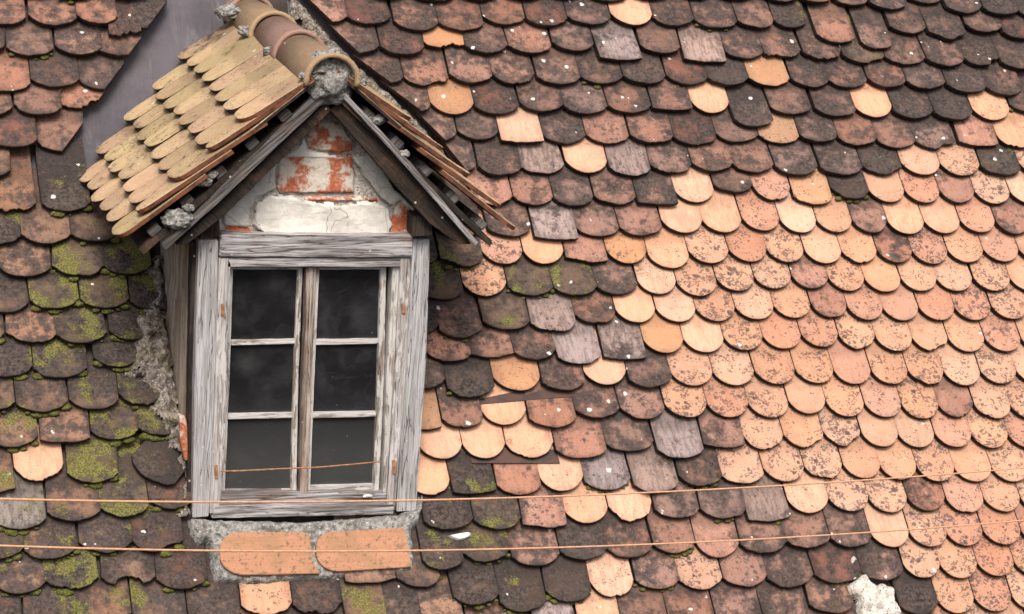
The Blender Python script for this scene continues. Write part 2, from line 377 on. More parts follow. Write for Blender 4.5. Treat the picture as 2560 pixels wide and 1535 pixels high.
def tile_geo(poly, L, h0, th, lo=.006, bow=0.0):
    """verts/faces of a tile: tail lifted by h0, head down at lo; softened arris"""
    n = len(poly); cx = sum(p[0] for p in poly) / n; cy = sum(p[1] for p in poly) / n
    def z(p): return lo + (h0 - lo) * (1 - p[1] / L) + bow * (1 - (p[0] / .09) ** 2)
    inn = []
    for i in range(n):
        a = Vector(poly[i - 1]); b = Vector(poly[i]); c = Vector(poly[(i + 1) % n])
        e1 = (b - a); e2 = (c - b)
        nrm = Vector((-(e1.normalized() + e2.normalized()).y, (e1.normalized() + e2.normalized()).x)) if e1.length and e2.length else Vector((0, 0))
        if nrm.length > 1e-6: nrm.normalize()
        inn.append((b.x + nrm.x * .0022, b.y + nrm.y * .0022))
    V = []; 
    for p in poly: V.append((p[0], p[1], z(p)))
    for p in poly: V.append((p[0], p[1], z(p) + th - .0022))
    for p in inn: V.append((p[0], p[1], z(p) + th))
    Fc = [list(range(n - 1, -1, -1)), list(range(2 * n, 3 * n))]
    for i in range(n):
        j = (i + 1) % n
        Fc.append([i, j, n + j, n + i])
    for i in range(n):
        j = (i + 1) % n
        Fc.append([n + i, n + j, 2 * n + j, 2 * n + i])
    return V, Fc
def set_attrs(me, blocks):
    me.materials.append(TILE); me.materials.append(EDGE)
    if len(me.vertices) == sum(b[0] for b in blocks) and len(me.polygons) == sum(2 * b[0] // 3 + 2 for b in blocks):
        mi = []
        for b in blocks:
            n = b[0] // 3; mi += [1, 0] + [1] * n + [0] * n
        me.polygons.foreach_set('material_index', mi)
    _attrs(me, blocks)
def _attrs(me, blocks):
    """blocks: list of (nverts, tc, tp, ts)"""
    for nm, k in (('tc', 1), ('tp', 2), ('ts', 3), ('tl', 4)):
        at = me.attributes.new(nm, 'FLOAT_COLOR', 'POINT'); arr = []
        for b in blocks:
            c = (list(b[k]) if k < len(b) else [0.0, 0.0, 0.0]) + [1.0]
            arr += c * b[0]
        at.data.foreach_set('color', arr)
def tile_look(code, rnd):
    c = COLS[code]; v = 1 + (rnd.random() - .5) * (.14 if code in 'no' else .34); w = 1 + (rnd.random() - .5) * .14
    tc = (c[0] * v, c[1] * v * w, c[2] * v * w * w)
    if code == 'o' and rnd.random() < .3: tc = (tc[0] * .90, tc[1] * .82, tc[2] * .84)
    if code == 't': q = rnd.random(); tc = (c[0] * (1 - .08 * q) * v, c[1] * (.96 + .05 * q) * v, c[2] * (1.04 - .14 * q) * v)
    p = PARS[code]; j = lambda x, a: max(0, x + (rnd.random() - .5) * a)
    tp = (j(p[0], .25 if code not in 'no' else .14), j(p[1], .3 if p[1] > .05 else 0), j(p[2], 1.1 if code == 'o' else .5)); ts = (rnd.random(), j(p[3], .3), j(p[4], .1))
    return tc, tp, ts

# every tile of the photograph: tail position read in 4x4 enlargements (column,row), shape + clay
TXT = """
0 0|340 5 sd;720 38 sm;1230 15 sd;20 275 sp;500 280 sp;970 280 sp;1420 310 sdc;-180 540 sp;290 570 sd;750 555 sp;1200 400 fxcb;1150 560 smch;50 920 sp;540 875 sm;1010 880 sdc;-90 1150 sp;350 1140 smb;830 1040 fpcb;130 1460 sx;610 1455 smc
0 1|-140 270 sm;110 600 spb;640 600 sdh;-60 910 sd;450 905 sp;915 890 sd;230 1220 sp;750 1215 sg;1230 1195 sk
0 2|50 75 sd;520 45 sg;1020 45 sg;1480 60 sk;-200 370 sm;300 370 sp;800 380 sg;1290 345 sk;70 695 sd;570 705 sg;1180 600 sk;1500 630 sk;-110 1040 sm;410 1040 sm;915 1010 sdz;1390 975 sk;130 1370 sm;628 1325 fp;1115 1300 sg;1560 1260 sk
0 3|-90 350 fm;380 220 rn;890 235 sg;1410 190 skw;190 690 sl;705 610 sm;1230 560 sg;1660 480 sx;-20 970 sg;495 970 sm;1020 900 sm;1530 900 sx;180 1300 sm;700 1260 sg;1245 1235 smb;1765 1255 sx;-40 1600 sx;470 1590 sm;1010 1600 sm;1555 1610 sm;2085 1620 sm
1 3|110 1500 soz;600 1500 sxb;1100 1600 sm;1420 1640 sd;1780 1620 sp;1090 1195 fp;1620 1235 sm;2130 1420 sd;1690 350 rn;2090 340 fk;1850 690 sx;2350 680 sg;1765 1085 sd;2230 990 sg
1 0|1230 10 sm;1740 45 sm;2130 30 sm;660 260 spv;1095 265 sx;1540 330 sp;1965 330 sp;970 550 spv;1425 565 sx;1810 480 fyb;2220 545 sm;1210 855 smv;1650 860 sp;2080 830 sp;1470 1130 smv;1900 1130 ry;2330 1135 sx;1740 1385 smv;2140 1370 sd
1 1|1940 220 sdv;2340 240 sm;1880 520 sxv;2280 520 sp;1960 830 sgh;1985 1120 sg;1560 1100 sd;1800 1440 sg;2210 1395 ro
1 2|1560 290 sk;1965 330 sm;1850 550 sp;1610 800 sd;2070 895 skg;1590 1200 fy;1990 1185 sm;1800 1480 rn;2205 1475 rn
2 0|90 22 sm;510 5 sm;905 45 sd;1320 18 sm;1760 15 rn;2150 15 sm;-60 265 sp;320 285 sx;745 265 sm;1165 270 rn;1560 275 sm;1970 295 sm;2385 300 sp;180 545 sp;590 515 sd;1040 620 flz;1425 545 sd;1850 635 flz;2245 595 sm;15 835 sp;450 850 sm;860 840 sd;1280 840 sd;1685 840 sx;2090 845 sk;290 1105 sm;715 1130 sd;1140 1120 sm;1555 1090 fp;1925 1110 rn;2330 1265 sdz;80 1410 fn;505 1405 sd;925 1405 sp;1345 1410 sm;1770 1425 sx;2180 1395 sd
2 1|315 210 sl;730 210 rn;1135 240 sl;1535 215 sd;1940 190 sm;2340 205 sm;210 520 sp;595 530 sd;990 515 sm;1405 520 fd;1770 490 rn;2160 385 sd;-20 830 sm;410 865 fl;830 825 sm;1250 820 sp;1655 785 rn;2045 780 rn;2430 760 ro;-70 1085 ro;305 1085 rn;720 1075 fp;1115 1080 ry;1525 1130 rn;1915 1080 ro;2300 1060 ro;185 1395 sg;615 1395 sg;1040 1380 sd;1410 1375 rn;1800 1395 ro;2180 1345 ro
2 2|-60 245 sg;405 270 sl;820 170 sm;1205 165 rn;1600 160 rn;1975 150 ro;2365 130 ro;-180 500 fp;215 530 sm;655 575 sl;1090 530 fl;1475 460 ry;1865 450 rn;2255 425 ro;70 820 ry;510 830 sm;905 765 rn;1340 800 sd;1760 775 ro;2160 770 ro;-80 1150 rn;395 1185 sp;835 1085 sm;1270 1095 sm;1700 1080 ro;2100 1080 ro;2510 1080 ro;170 1470 rn;670 1480 sp;1155 1410 sd;1625 1480 sl;2055 1370 fp;2440 1390 ro
2 3|80 350 sp;478 310 rn;935 295 sl;1400 330 sl;1825 260 sm;2235 235 so;300 660 fp;735 615 rn;1172 600 rn;1600 575 sd;2035 575 sd;245 1025 sm;708 970 sd;1165 945 sm;1585 905 sm;1995 950 rp;2430 910 sm;110 1475 sk;555 1370 sk;990 1325 rn;1415 1250 sm;1845 1250 so;2260 1225 sp;470 1700 sl;840 1660 rn;1300 1640 sm;1760 1640 sm;2215 1620 sm
3 3|180 215 ro;560 195 ro;930 185 ro;1285 195 ro;1645 215 ro;2010 215 ro;2370 215 ro;20 600 fl;400 520 rn;815 500 ro;1190 510 ro;1560 495 rp;1930 515 ro;2290 500 ro;2640 500 ro;405 860 sm;820 850 sm;1205 845 rn;1570 845 ro;1925 830 ro;2290 820 ro;2650 820 ro;230 1230 sm;690 1195 sx;1150 1165 sm;1510 1140 ro;1875 1145 ro;2235 1125 ro;2590 1120 ro;190 1560 sm;640 1480 sm;1490 1490 sk;1850 1475 ro;2215 1460 ro;2570 1450 ro;420 1880 sm;800 1850 sm;1230 1830 sm;1700 1810 ro;2060 1800 ro;2430 1790 ro
3 2|-110 120 ro;260 115 ro;615 110 rp;960 135 ro;1310 140 ro;1655 135 ro;2005 135 ro;2360 125 ro;160 410 ro;530 390 ro;885 415 ro;1245 435 ro;1595 432 ro;1945 437 ro;2300 437 ro;2640 437 ro;90 755 ro;475 745 ro;840 755 ro;1195 755 ro;1550 768 ro;1900 765 ro;2250 748 ro;2600 748 ro;395 1040 ro;770 1070 ro;1130 1075 ro;1490 1090 ro;1840 1075 rp;2190 1090 ro;2545 1090 ro;370 1370 ro;740 1350 ro;1100 1360 ro;1455 1365 ro;1810 1360 ro;2165 1370 ro;2530 1370 ro
3 1|265 230 sd;715 235 sd;1105 220 sk;1490 225 ro;1865 230 ro;2260 230 sk;2620 230 ro;60 465 ro;430 510 sy;810 450 sk;1170 485 ro;1515 490 ro;1850 490 rp;2190 500 ro;2530 500 rn;310 780 rn;660 775 ro;1000 780 rp;1350 795 rn;1705 785 rn;2045 775 ro;2390 795 rp;190 1065 ro;550 1080 rn;905 1080 ro;1240 1070 rp;1585 1080 ro;1925 1065 ro;2275 1055 ro;2620 1060 ro;60 1320 ro;430 1320 rp;780 1340 ro;1135 1350 ro;1475 1340 ro;1830 1340 ro;2180 1340 ro;2530 1340 ro
3 0|130 45 sp;450 55 sp;810 75 sp;1150 120 sd;1520 45 sm;1890 155 sm;2245 185 sk;2600 210 sk;200 285 sk;640 455 spz;1010 515 smz;1360 345 sm;1720 415 smz;2085 335 sd;2450 400 sx;150 605 sm;515 605 smb;930 635 sg;1335 655 sm;1710 670 sm;2065 660 smb;2430 690 sm;30 855 sy;405 865 sd;775 870 sm;1155 865 sp;1515 885 sd;1925 925 sd;2290 940 sm;205 1135 sd;665 1155 sd;1030 1155 rn;1410 1165 sd;1810 1185 sk;2165 1180 rn;2530 1100 sm;120 1405 sy;490 1400 sd;870 1430 sm;1250 1450 sm;1625 1460 sd;2040 1425 fp;2400 1450 rn
"""
TL = .335; TH = .0230; EXPO = .137
tiles = []
for line in TXT.strip().splitlines():
    head, body = line.split('|'); ci, cj = map(int, head.split())
    ox = ci * 640; oy = (0, 384, 768, 1151)[cj]
    for it in body.split(';'):
        a, b, c = it.split(); px = ox + float(a) / 3.864; py = oy + float(b) / 3.864
        s, t = onroof(px, py, .084)
        tiles.append(dict(s=s, t=t, shape=c[0], code=c[1], fl=c[2:], px=(px, py), gen=False))
# drop double readings
u = []
for a in tiles:
    if all((a['s'] - b['s']) ** 2 + ((a['t'] - b['t']) * 1.6) ** 2 > .085 ** 2 or 'h' in a['fl'] for b in u): u.append(a)
    else: print('dup', a['px'], a['shape'] + a['code'])
tiles = u
# the roof goes on outside the picture
rg = random.Random(5)
corners = [onroof(0, 0, .04), onroof(W, 0, .04), onroof(W, H, .04), onroof(0, H, .04)]
def frame_margin(s, t):
    p = proj(BASE + XA * s + UA * t + NA * .04); return p
k = 0
t = -1.75
while t < 1.9:
    s = -2.7 + (.09 if k % 2 else 0)
    while s < 2.9:
        p = frame_margin(s, t)
        if (p[0] < -70 or p[0] > W + 70 or p[1] < -30 or p[1] > H + 75) and -700 < p[0] < W + 700 and -500 < p[1] < H + 500:
            ok = all(abs(s - b['s']) > .13 or abs(t - b['t']) > .075 for b in tiles)
            right = p[0] > 1900 and p[1] > 500
            if ok and not (430 < p[0] < 760 and p[1] < 0):
                tiles.append(dict(s=s + rg.uniform(-.004, .004), t=t + rg.uniform(-.008, .008), shape='r' if right else 's', code='o' if right else rg.choice('ddmmmpk'), fl='', px=p, gen=True))
        s += .18
    t += EXPO; k += 1
# neighbours in the same course share the joint
for a in tiles:
    hl = hr = .088
    for b in tiles:
        ds = b['s'] - a['s']
        if b is a or abs(b['t'] - a['t']) > .062: continue
        if 'h' in a['fl'] or 'h' in b['fl'] or 'w' in b['fl'] or 'z' in b['fl'] and 'z' not in a['fl']: continue
        if 0 < ds < .235: hr = min(.101, max(.062, ds / 2 - .0012)) if hr == .088 else min(hr, max(.062, ds / 2 - .0012))
        if -.235 < ds < 0: hl = min(.101, max(.062, -ds / 2 - .0012)) if hl == .088 else min(hl, max(.062, -ds / 2 - .0012))
    a['hl'] = hl - rg.uniform(0, .0012); a['hr'] = hr - rg.uniform(0, .0012)
# stack the courses from the bottom up so that each tile rests on the ones below
tiles.sort(key=lambda a: a['t'])
for i, a in enumerate(tiles):
    h = .036; a['gap'] = rg.uniform(.004, .008) if a['shape'] == 'r' else rg.uniform(.005, .014)
    for b in tiles[:i]:
        dt = a['t'] - b['t']
        if dt < .045 or dt > .30 or abs(a['s'] - b['s']) > .15: continue
        h = max(h, .006 + (b['h'] - .006) * (1 - dt / TL) + TH + a['gap'])
    a['h'] = min(h, .105)
# valley cuts left and right of the dormer
vl = [onroof(430, -6, .03), onroof(152, 392, .03)]
vr = [onroof(745, -10, .03), onroof(886, 160, .03), onroof(1041, 300, .03), onroof(1119, 395, .03), onroof(1185, 500, .03)]

roof = bpy.data.objects.new('tiled_roof', None); col.objects.link(roof); roof.matrix_world = ROOFM
tag(roof, 'steep old clay tile roof, dark and mossy on the left, bright orange on the right', 'roof')

def build_tile(a):
    rnd = random.Random(int(a['s'] * 9973) ^ int(a['t'] * 7919))
    r0 = rnd.random()
    L = TL
    poly = tile_outline(a['hl'], a['hr'], L, a['shape'], r0, .055 if 'b' in a['fl'] else (.030 if rnd.random() < .10 else (.005 if a['code'] in 'dmkgxp' else .001)))
    ang = R(rnd.gauss(0, .9 if a['shape'] == 'r' else 1.7)) + (R(-38) if 'w' in a['fl'] else 0)
    ca, sa = math.cos(ang), math.sin(ang)
    poly = [(p[0] * ca - p[1] * sa, p[0] * sa + p[1] * ca) for p in poly]
    if 'c' in a['fl']:
        A = (vl[1][0] - a['s'], vl[1][1] - a['t']); B = (vl[0][0] - a['s'], vl[0][1] - a['t'])
        poly = clip(poly, A, B)
    if 'v' in a['fl']:
        j = min(range(4), key=lambda q: abs((vr[q][1] + vr[q + 1][1]) / 2 - a['t'] - .05))
        A = (vr[j + 1][0] - a['s'], vr[j + 1][1] - a['t']); B = (vr[j][0] - a['s'], vr[j][1] - a['t'])
        poly = clip(poly, B, A)
    if len(poly) < 4: return None
    V, Fc = tile_geo(poly, L, a['h'], TH)
    tc, tp, ts = tile_look(a['code'], rnd)
    x, y = a['px']
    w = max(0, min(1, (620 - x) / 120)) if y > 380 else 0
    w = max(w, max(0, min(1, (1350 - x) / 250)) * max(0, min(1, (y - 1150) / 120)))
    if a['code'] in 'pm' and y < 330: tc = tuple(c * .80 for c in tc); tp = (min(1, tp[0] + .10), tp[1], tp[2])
    if a['code'] not in 'no':       # the left of the roof and below the dormer carries more moss and grime
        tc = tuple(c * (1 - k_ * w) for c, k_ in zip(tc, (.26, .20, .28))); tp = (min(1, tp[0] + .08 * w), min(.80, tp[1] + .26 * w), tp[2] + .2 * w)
    return V, Fc, (tc, tp, ts)
# which tiles show largest in the picture (painter's count on a coarse grid, dormer left out)
gw, gh = 512, 307
idm = -np.ones((gh, gw), int); geo = []
yy, xx = np.mgrid[0:gh, 0:gw]; XX = (xx + .5) * W / gw; YY = (yy + .5) * H / gh
def paint(poly, val):
    xs = [p[0] for p in poly]; ys = [p[1] for p in poly]
    i0 = max(0, int(min(xs) / W * gw) - 1); i1 = min(gw, int(max(xs) / W * gw) + 2); j0 = max(0, int(min(ys) / H * gh) - 1); j1 = min(gh, int(max(ys) / H * gh) + 2)
    if i0 >= i1 or j0 >= j1: return
    X = XX[j0:j1, i0:i1]; Y = YY[j0:j1, i0:i1]; c = np.zeros(X.shape, bool); n = len(poly)
    for q in range(n):
        x1, y1 = poly[q]; x2, y2 = poly[(q + 1) % n]
        if y1 == y2: continue
        c ^= ((y1 > Y) != (y2 > Y)) & (X < (x2 - x1) * (Y - y1) / (y2 - y1) + x1)
    idm[j0:j1, i0:i1][c] = val
for i, a in enumerate(tiles):
    g_ = build_tile(a); geo.append(g_)
    if not g_: continue
    n = len(g_[0]) // 3
    paint([proj(BASE + XA * (a['s'] + v[0]) + UA * (a['t'] + v[1]) + NA * v[2]) for v in g_[0][2 * n:]], i)
paint([(560, 0), (200, 440), (300, 620), (400, 640), (480, 1300), (530, 1450), (1040, 1430), (1070, 620), (1270, 600), (900, 160), (720, 0)], -2)
cnt = np.bincount(idm[idm >= 0].ravel(), minlength=len(tiles))
top = set(np.argsort(-cnt)[:100].tolist())
WORDS = dict(n='bright peach clay tile, newly replaced', g='moss-covered dark clay tile', l='pale grey streaked clay tile', k='almost black clay tile', x='flaking red-brown clay tile', y='tan clay tile', o='black-speckled orange clay tile')
bV = []; bF = []; bA = []
for i, a in enumerate(tiles):
    if not geo[i]: continue
    V, Fc, look = geo[i]
    if i in top:
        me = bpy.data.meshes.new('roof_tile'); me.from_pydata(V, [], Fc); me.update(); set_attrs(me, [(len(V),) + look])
        o = link('roof_tile', me, None, roof); o.location = (a['s'], a['t'], 0)
        if a['code'] in WORDS: o['label'] = WORDS[a['code']]
    else:
        b0 = len(bV); bV += [(v[0] + a['s'], v[1] + a['t'], v[2]) for v in V]; bF += [[q + b0 for q in f] for f in Fc]; bA.append((len(V),) + look + ((a['s'], a['t'], 0.0),))
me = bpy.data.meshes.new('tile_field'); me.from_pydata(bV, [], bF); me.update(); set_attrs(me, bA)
o = link('tile_field', me, None, roof); tag(o, kind='stuff')
# boarding under the tiles
def lmesh(name, V, Fc, mat, par): return mesh(name, V, Fc, mat, par)
lmesh('roof_boarding', [(-4, -2.6, -.03), (4.2, -2.6, -.03), (4.2, 2.8, -.03), (-4, 2.8, -.03), (-4, -2.6, 0), (4.2, -2.6, 0), (4.2, 2.8, 0), (-4, 2.8, 0)],
      [[0, 3, 2, 1], [4, 5, 6, 7], [0, 1, 5, 4], [1, 2, 6, 5], [2, 3, 7, 6], [3, 0, 4, 7]], DECK, roof)
RF = (Vector((0, 0, 0)), Vector((1, 0, 0)), Vector((0, 1, 0)), Vector((0, 0, 1)))
def rp(pts, h=.0): return [onroof(x, y, h) for x, y in pts]
patch('valley_flashing', rp([(400, -60), (640, -60), (640, 60), (430, 330), (255, 500), (30, 500), (40, 400), (130, 385), (230, 230), (330, 60)], .01), RF, .004, .0045, .0006, MEMBRANE, roof, step=.02, edge=.001, freq=6, jag=.012)
patch('valley_flashing', rp([(700, -60), (760, -60), (905, 130), (1070, 290), (1190, 500), (1170, 640), (1080, 600), (930, 420), (760, 150)], .01), RF, .004, .0045, .0006, MEMBRANE, roof, step=.02, edge=.001, freq=6, jag=.004)
# straight strips of underlay seen between the courses of narrow tiles
def strip(x0, y0, x1, y1, w, mat):
    a = Vector(onroof(x0, y0, .088)); b = Vector(onroof(x1, y1, .088)); V = []
    for p in (a, b):
        V += [(p.x, p.y, .0860), (p.x, p.y, .0885), (p.x, p.y + w, .0680), (p.x, p.y + w, .0655)]
    mesh('underlay_strip', V, [[0, 1, 2, 3], [7, 6, 5, 4], [0, 4, 5, 1], [1, 5, 6, 2], [2, 6, 7, 3], [3, 7, 4, 0]], mat, roof)
UND = plain('bituminous_strip', (.055, .042, .042), .7, c2=(.10, .058, .045), scale=14, bump=.1)
for q in ((1100, 1020, 1290, 1003), (1288, 1003, 1480, 987), (1180, 1158, 1400, 1158)):
    strip(*q, .06, UND)
patch('valley_mortar', rp([(722, -30), (765, 10), (893, 150), (1048, 290), (1124, 385), (1186, 490), (1165, 500), (1100, 400), (1026, 312), (864, 172), (735, 30)], .06), RF, .01, .062, .026, MORTAR_D, roof, step=.008, edge=.03, freq=34, jag=.02, seed=7)
# mortar lump lower right
patch('mortar_lump', rp([(2145, 1535 + 40), (2150, 1500), (2125, 1490), (2118, 1465), (2140, 1445), (2160, 1430), (2150, 1400), (2128, 1420), (2122, 1395), (2136, 1381), (2150, 1400), (2165, 1430), (2180, 1450), (2195, 1462), (2205, 1455), (2235, 1465), (2240, 1500), (2255, 1530), (2255, 1590)], .085), RF, .05, .100, .016, MORTAR_L, roof, step=.006, edge=.015, freq=22, jag=.006)
# ------------------------------------------------------------------ dormer
YF = (BASE + UA * onroof(776, 1296, .03)[1] + NA * .03).y     # depth of the window front
YV = YF - .15                                                 # depth of the verge
dormer = bpy.data.objects.new('dormer', None); col.objects.link(dormer); dormer.location = wall(770, 1296, YF)
tag(dormer, 'old gabled dormer with weathered grey window standing in the tiled roof', 'dormer')
bpy.context.view_layer.update()
DI = dormer.matrix_world.inverted()
def adopt(o):
    o.parent = dormer; o.matrix_parent_inverse = DI; return o
def dslab(*a, **k): return adopt(slab(*a[:5], None, **k))
X_ = lambda c: 0
# frame timbers
FR = YF - .03
adopt(slab('corner_post', [(497, 601), (546, 601), (540, 900), (522, 1292), (482, 1296), (486, 950)], FR, YF + .10, W_V, None, rough=.0015, bevel=.003))
adopt(slab('corner_post', [(1031, 598), (1075, 598), (1066, 900), (1040, 1278), (992, 1280), (1012, 950)], FR, YF + .10, W_V, None, rough=.0015, bevel=.003))
adopt(slab('lintel', [(552, 588), (1034, 590), (1030, 645), (549, 643)], FR - .012, YF + .10, W_H, None, rough=.003, bevel=.004))
adopt(slab('lintel', [(570, 645), (1002, 645), (1000, 667), (568, 668)], FR - .004, YF + .06, W_H, None, rough=.001))
adopt(slab('casing', [(548, 645), (572, 646), (578, 662), (560, 1160), (549, 1281), (524, 1285), (536, 1000)], FR - .004, YF + .06, W_V2, None, rough=.0012))
adopt(slab('casing', [(1002, 645), (1030, 646), (1012, 960), (988, 1275), (965, 1275), (986, 950)], FR - .004, YF + .06, W_V2, None, rough=.0012))
adopt(slab('window_sill', [(545, 1234), (968, 1232), (966, 1262), (544, 1268)], FR + .005, YF + .08, W_H, None, rough=.0015))
adopt(slab('window_sill', [(538, 1268), (985, 1262), (984, 1286), (530, 1296)], FR - .015, YF + .08, W_H, None, rough=.0025))
# sashes
def sash(stiles, rails, panes, y0):
    e = bpy.data.objects.new('window_sash', None); col.objects.link(e); e.location = wall((panes[0][0][0] + panes[0][1][0]) / 2, 1230, y0); bpy.context.view_layer.update()
    adopt(e); bpy.context.view_layer.update(); inv = e.matrix_world.inverted()
    def kid(o): o.parent = e; o.matrix_parent_inverse = inv
    for s_ in stiles: kid(slab('stile', s_[0], y0, y0 + .035, s_[1], None, rough=.001))
    for r_ in rails: kid(slab('glazing_bar' if r_[1] else 'rail', r_[0], y0 + .004, y0 + .03, W_WHITE, None, rough=.0012))
    for p_ in panes: kid(slab('window_pane', p_, y0 + .02, y0 + .023, GLASS, None, bevel=0))
S0 = YF + .005
sash([([(576, 668), (583, 668), (574, 950), (562, 1236), (553, 1236), (566, 950)], W_WHITEV), ([(746, 668), (757, 668), (746, 950), (741, 1236), (727, 1236), (734, 950)], W_WHITEV)],
     [([(576, 668), (757, 668), (757, 674), (576, 674)], 0), ([(578, 852), (744, 849), (744, 860), (578, 864)], 1), ([(570, 1036), (735, 1033), (735, 1045), (570, 1049)], 1), ([(558, 1226), (742, 1224), (741, 1238), (556, 1240)], 0)],
     [[(580, 672), (752, 672), (744, 852), (575, 854)], [(577, 860), (744, 857), (736, 1036), (568, 1040)], [(568, 1045), (735, 1042), (732, 1228), (558, 1230)]], S0)
sash([([(790, 668), (799, 668), (786, 950), (775, 1236), (762, 1236), (776, 950)], W_WHITEV), ([(952, 668), (966, 668), (960, 950), (947, 1236), (932, 1236), (944, 950)], W_WHITEV)],
     [([(790, 668), (966, 668), (966, 674), (790, 674)], 0), ([(788, 850), (952, 848), (952, 860), (788, 863)], 1), ([(778, 1032), (943, 1030), (943, 1042), (778, 1046)], 1), ([(768, 1216), (936, 1211), (936, 1232), (766, 1238)], 0)],
     [[(795, 672), (958, 672), (950, 852), (786, 854)], [(786, 858), (951, 856), (943, 1034), (778, 1037)], [(778, 1043), (943, 1040), (937, 1216), (770, 1220)]], S0)
# meeting piece, brown and split
adopt(slab('meeting_post', [(766, 668), (790, 668), (786, 800), (779, 950), (770, 1236), (750, 1236), (757, 950), (764, 800)], S0 - .018, S0 + .03, W_BROWN, None, rough=.0015))
adopt(slab('casing', [(982, 668), (1002, 668), (990, 950), (968, 1250), (958, 1236), (966, 950)], FR + .012, YF + .05, W_WHITEV, None, rough=.002))
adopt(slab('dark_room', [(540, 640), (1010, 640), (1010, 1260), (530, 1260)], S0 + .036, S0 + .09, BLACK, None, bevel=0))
# rusty bar and hinge leaves
def tube(name, pts, r, mat, seg=8):
    V = []; Fc = []
    n = len(pts)
    for i, p in enumerate(pts):
        d = (pts[min(i + 1, n - 1)] - pts[max(i - 1, 0)]).normalized(); a = d.cross(Vector((0, 0, 1))).normalized(); b = d.cross(a)
        rr = r[i] if isinstance(r, list) else r
        for k_ in range(seg):
            q = 2 * math.pi * k_ / seg; V.append(p + a * math.cos(q) * rr + b * math.sin(q) * rr)
    for i in range(n - 1):
        for k_ in range(seg): Fc.append([i * seg + k_, i * seg + (k_ + 1) % seg, (i + 1) * seg + (k_ + 1) % seg, (i + 1) * seg + k_])
    Fc += [list(range(seg)), list(range((n - 1) * seg, n * seg))]
    return mesh(name, V, Fc, mat, None, smooth=True)
adopt(tube('rusty_bar', [wall(x, y, FR - .02) for x, y in ((552, 1178), (600, 1177), (700, 1172), (800, 1168), (900, 1159), (952, 1154))], .0028, RUST))
for (x, y, h_) in ((556, 775, 30), (540, 1180, 34), (1009, 772, 26), (985, 1168, 34)):
    adopt(slab('hinge', [(x - 4, y - h_ / 2), (x + 4, y - h_ / 2), (x + 5, y + h_ / 2), (x - 3, y + h_ / 2)], FR - .010, FR - .002, RUST, None, rough=.001))
# gable wall
adopt(slab('gable_wall', [(545, 596), (1040, 596), (1045, 560), (833, 262), (820, 262), (540, 555)], YF + .03, YF + .09, MORTAR_L, None, bevel=0))
def gf(pts): 
    r = []
    for x, y in pts:
        w_ = wall(x, y, YF + .03); r.append((w_.x, w_.z))
    return r
GFm = (Vector((0, YF + .03, 0)), Vector((1, 0, 0)), Vector((0, 0, 1)), Vector((0, -1, 0)))
adopt(patch('brick', gf([(764, 345), (772, 315), (800, 300), (830, 300), (860, 318), (882, 350), (880, 375), (850, 383), (770, 372)]), GFm, 0, .018, .004, BRICK, None, step=.005, edge=.007, freq=26, jag=.010, seed=1))
adopt(patch('brick', gf([(694, 388), (880, 386), (886, 482), (700, 482), (690, 470)]), GFm, 0, .014, .003, BRICK, None, step=.005, edge=.006, freq=26, jag=.008, seed=2))
adopt(patch('brick', gf([(758, 490), (940, 492), (945, 503), (765, 503)]), GFm, 0, .012, .004, BRICK, None, step=.005, edge=.008, freq=20, seed=3))
adopt(patch('brick', gf([(972, 560), (990, 505), (1006, 504), (1034, 530), (1030, 575), (1005, 590), (970, 588)]), GFm, 0, .016, .004, BRICK, None, step=.005, edge=.006, freq=26, jag=.010, seed=4))
adopt(patch('brick', gf([(560, 566), (630, 568), (640, 585), (560, 586)]), GFm, 0, .016, .006, BRICK, None, step=.006, edge=.01, freq=20, seed=9))
adopt(patch('plaster_patch', gf([(632, 560), (634, 505), (680, 484), (735, 488), (770, 500), (830, 506), (930, 500), (968, 515), (980, 560), (965, 588), (800, 590), (652, 586)]), GFm, 0, .024, .0025, PLASTER, None, step=.005, edge=.005, freq=26, jag=.011, seed=5))
adopt(patch('plaster_patch', gf([(868, 385), (900, 386), (930, 384), (985, 470), (1034, 515), (1032, 530), (1000, 500), (975, 515), (935, 480), (905, 430)]), GFm, 0, .026, .003, PLASTER, None, step=.005, edge=.005, freq=26, jag=.011, seed=6))
adopt(patch('plaster_patch', gf([(640, 436), (690, 395), (688, 470), (640, 492), (625, 520), (622, 566), (556, 562), (553, 535), (600, 480)]), GFm, 0, .020, .003, PLASTER, None, step=.005, edge=.005, freq=26, jag=.011, seed=7))
adopt(patch('plaster_patch', gf([(735, 372), (760, 340), (768, 376), (850, 388), (880, 384), (900, 384), (860, 398), (700, 390)]), GFm, 0, .016, .003, PLASTER, None, step=.005, edge=.005, freq=26, jag=.011, seed=8))
# left and right cheeks, flush behind the posts
pl = wall(488, 950, YF); pr = wall(1050, 950, YF)
def roofY(z): return BASE.y + (z - BASE.z) / math.tan(PHI)
zb = wall(480, 1290, YF).z; zt = wall(500, 598, YF).z + .09
for x, w_ in ((pr.x - .045, .03),):
    y0 = YF + .02
    pts = [(y0, zb - .02), (y0, zt), (roofY(zt) + .06, zt)]
    V = [(x, y, z) for y, z in pts] + [(x + w_, y, z) for y, z in pts]
    adopt(mesh('cheek_wall', V, [[0, 1, 2], [5, 4, 3], [0, 3, 4, 1], [1, 4, 5, 2], [2, 5, 3, 0]], W_CHEEK, None))
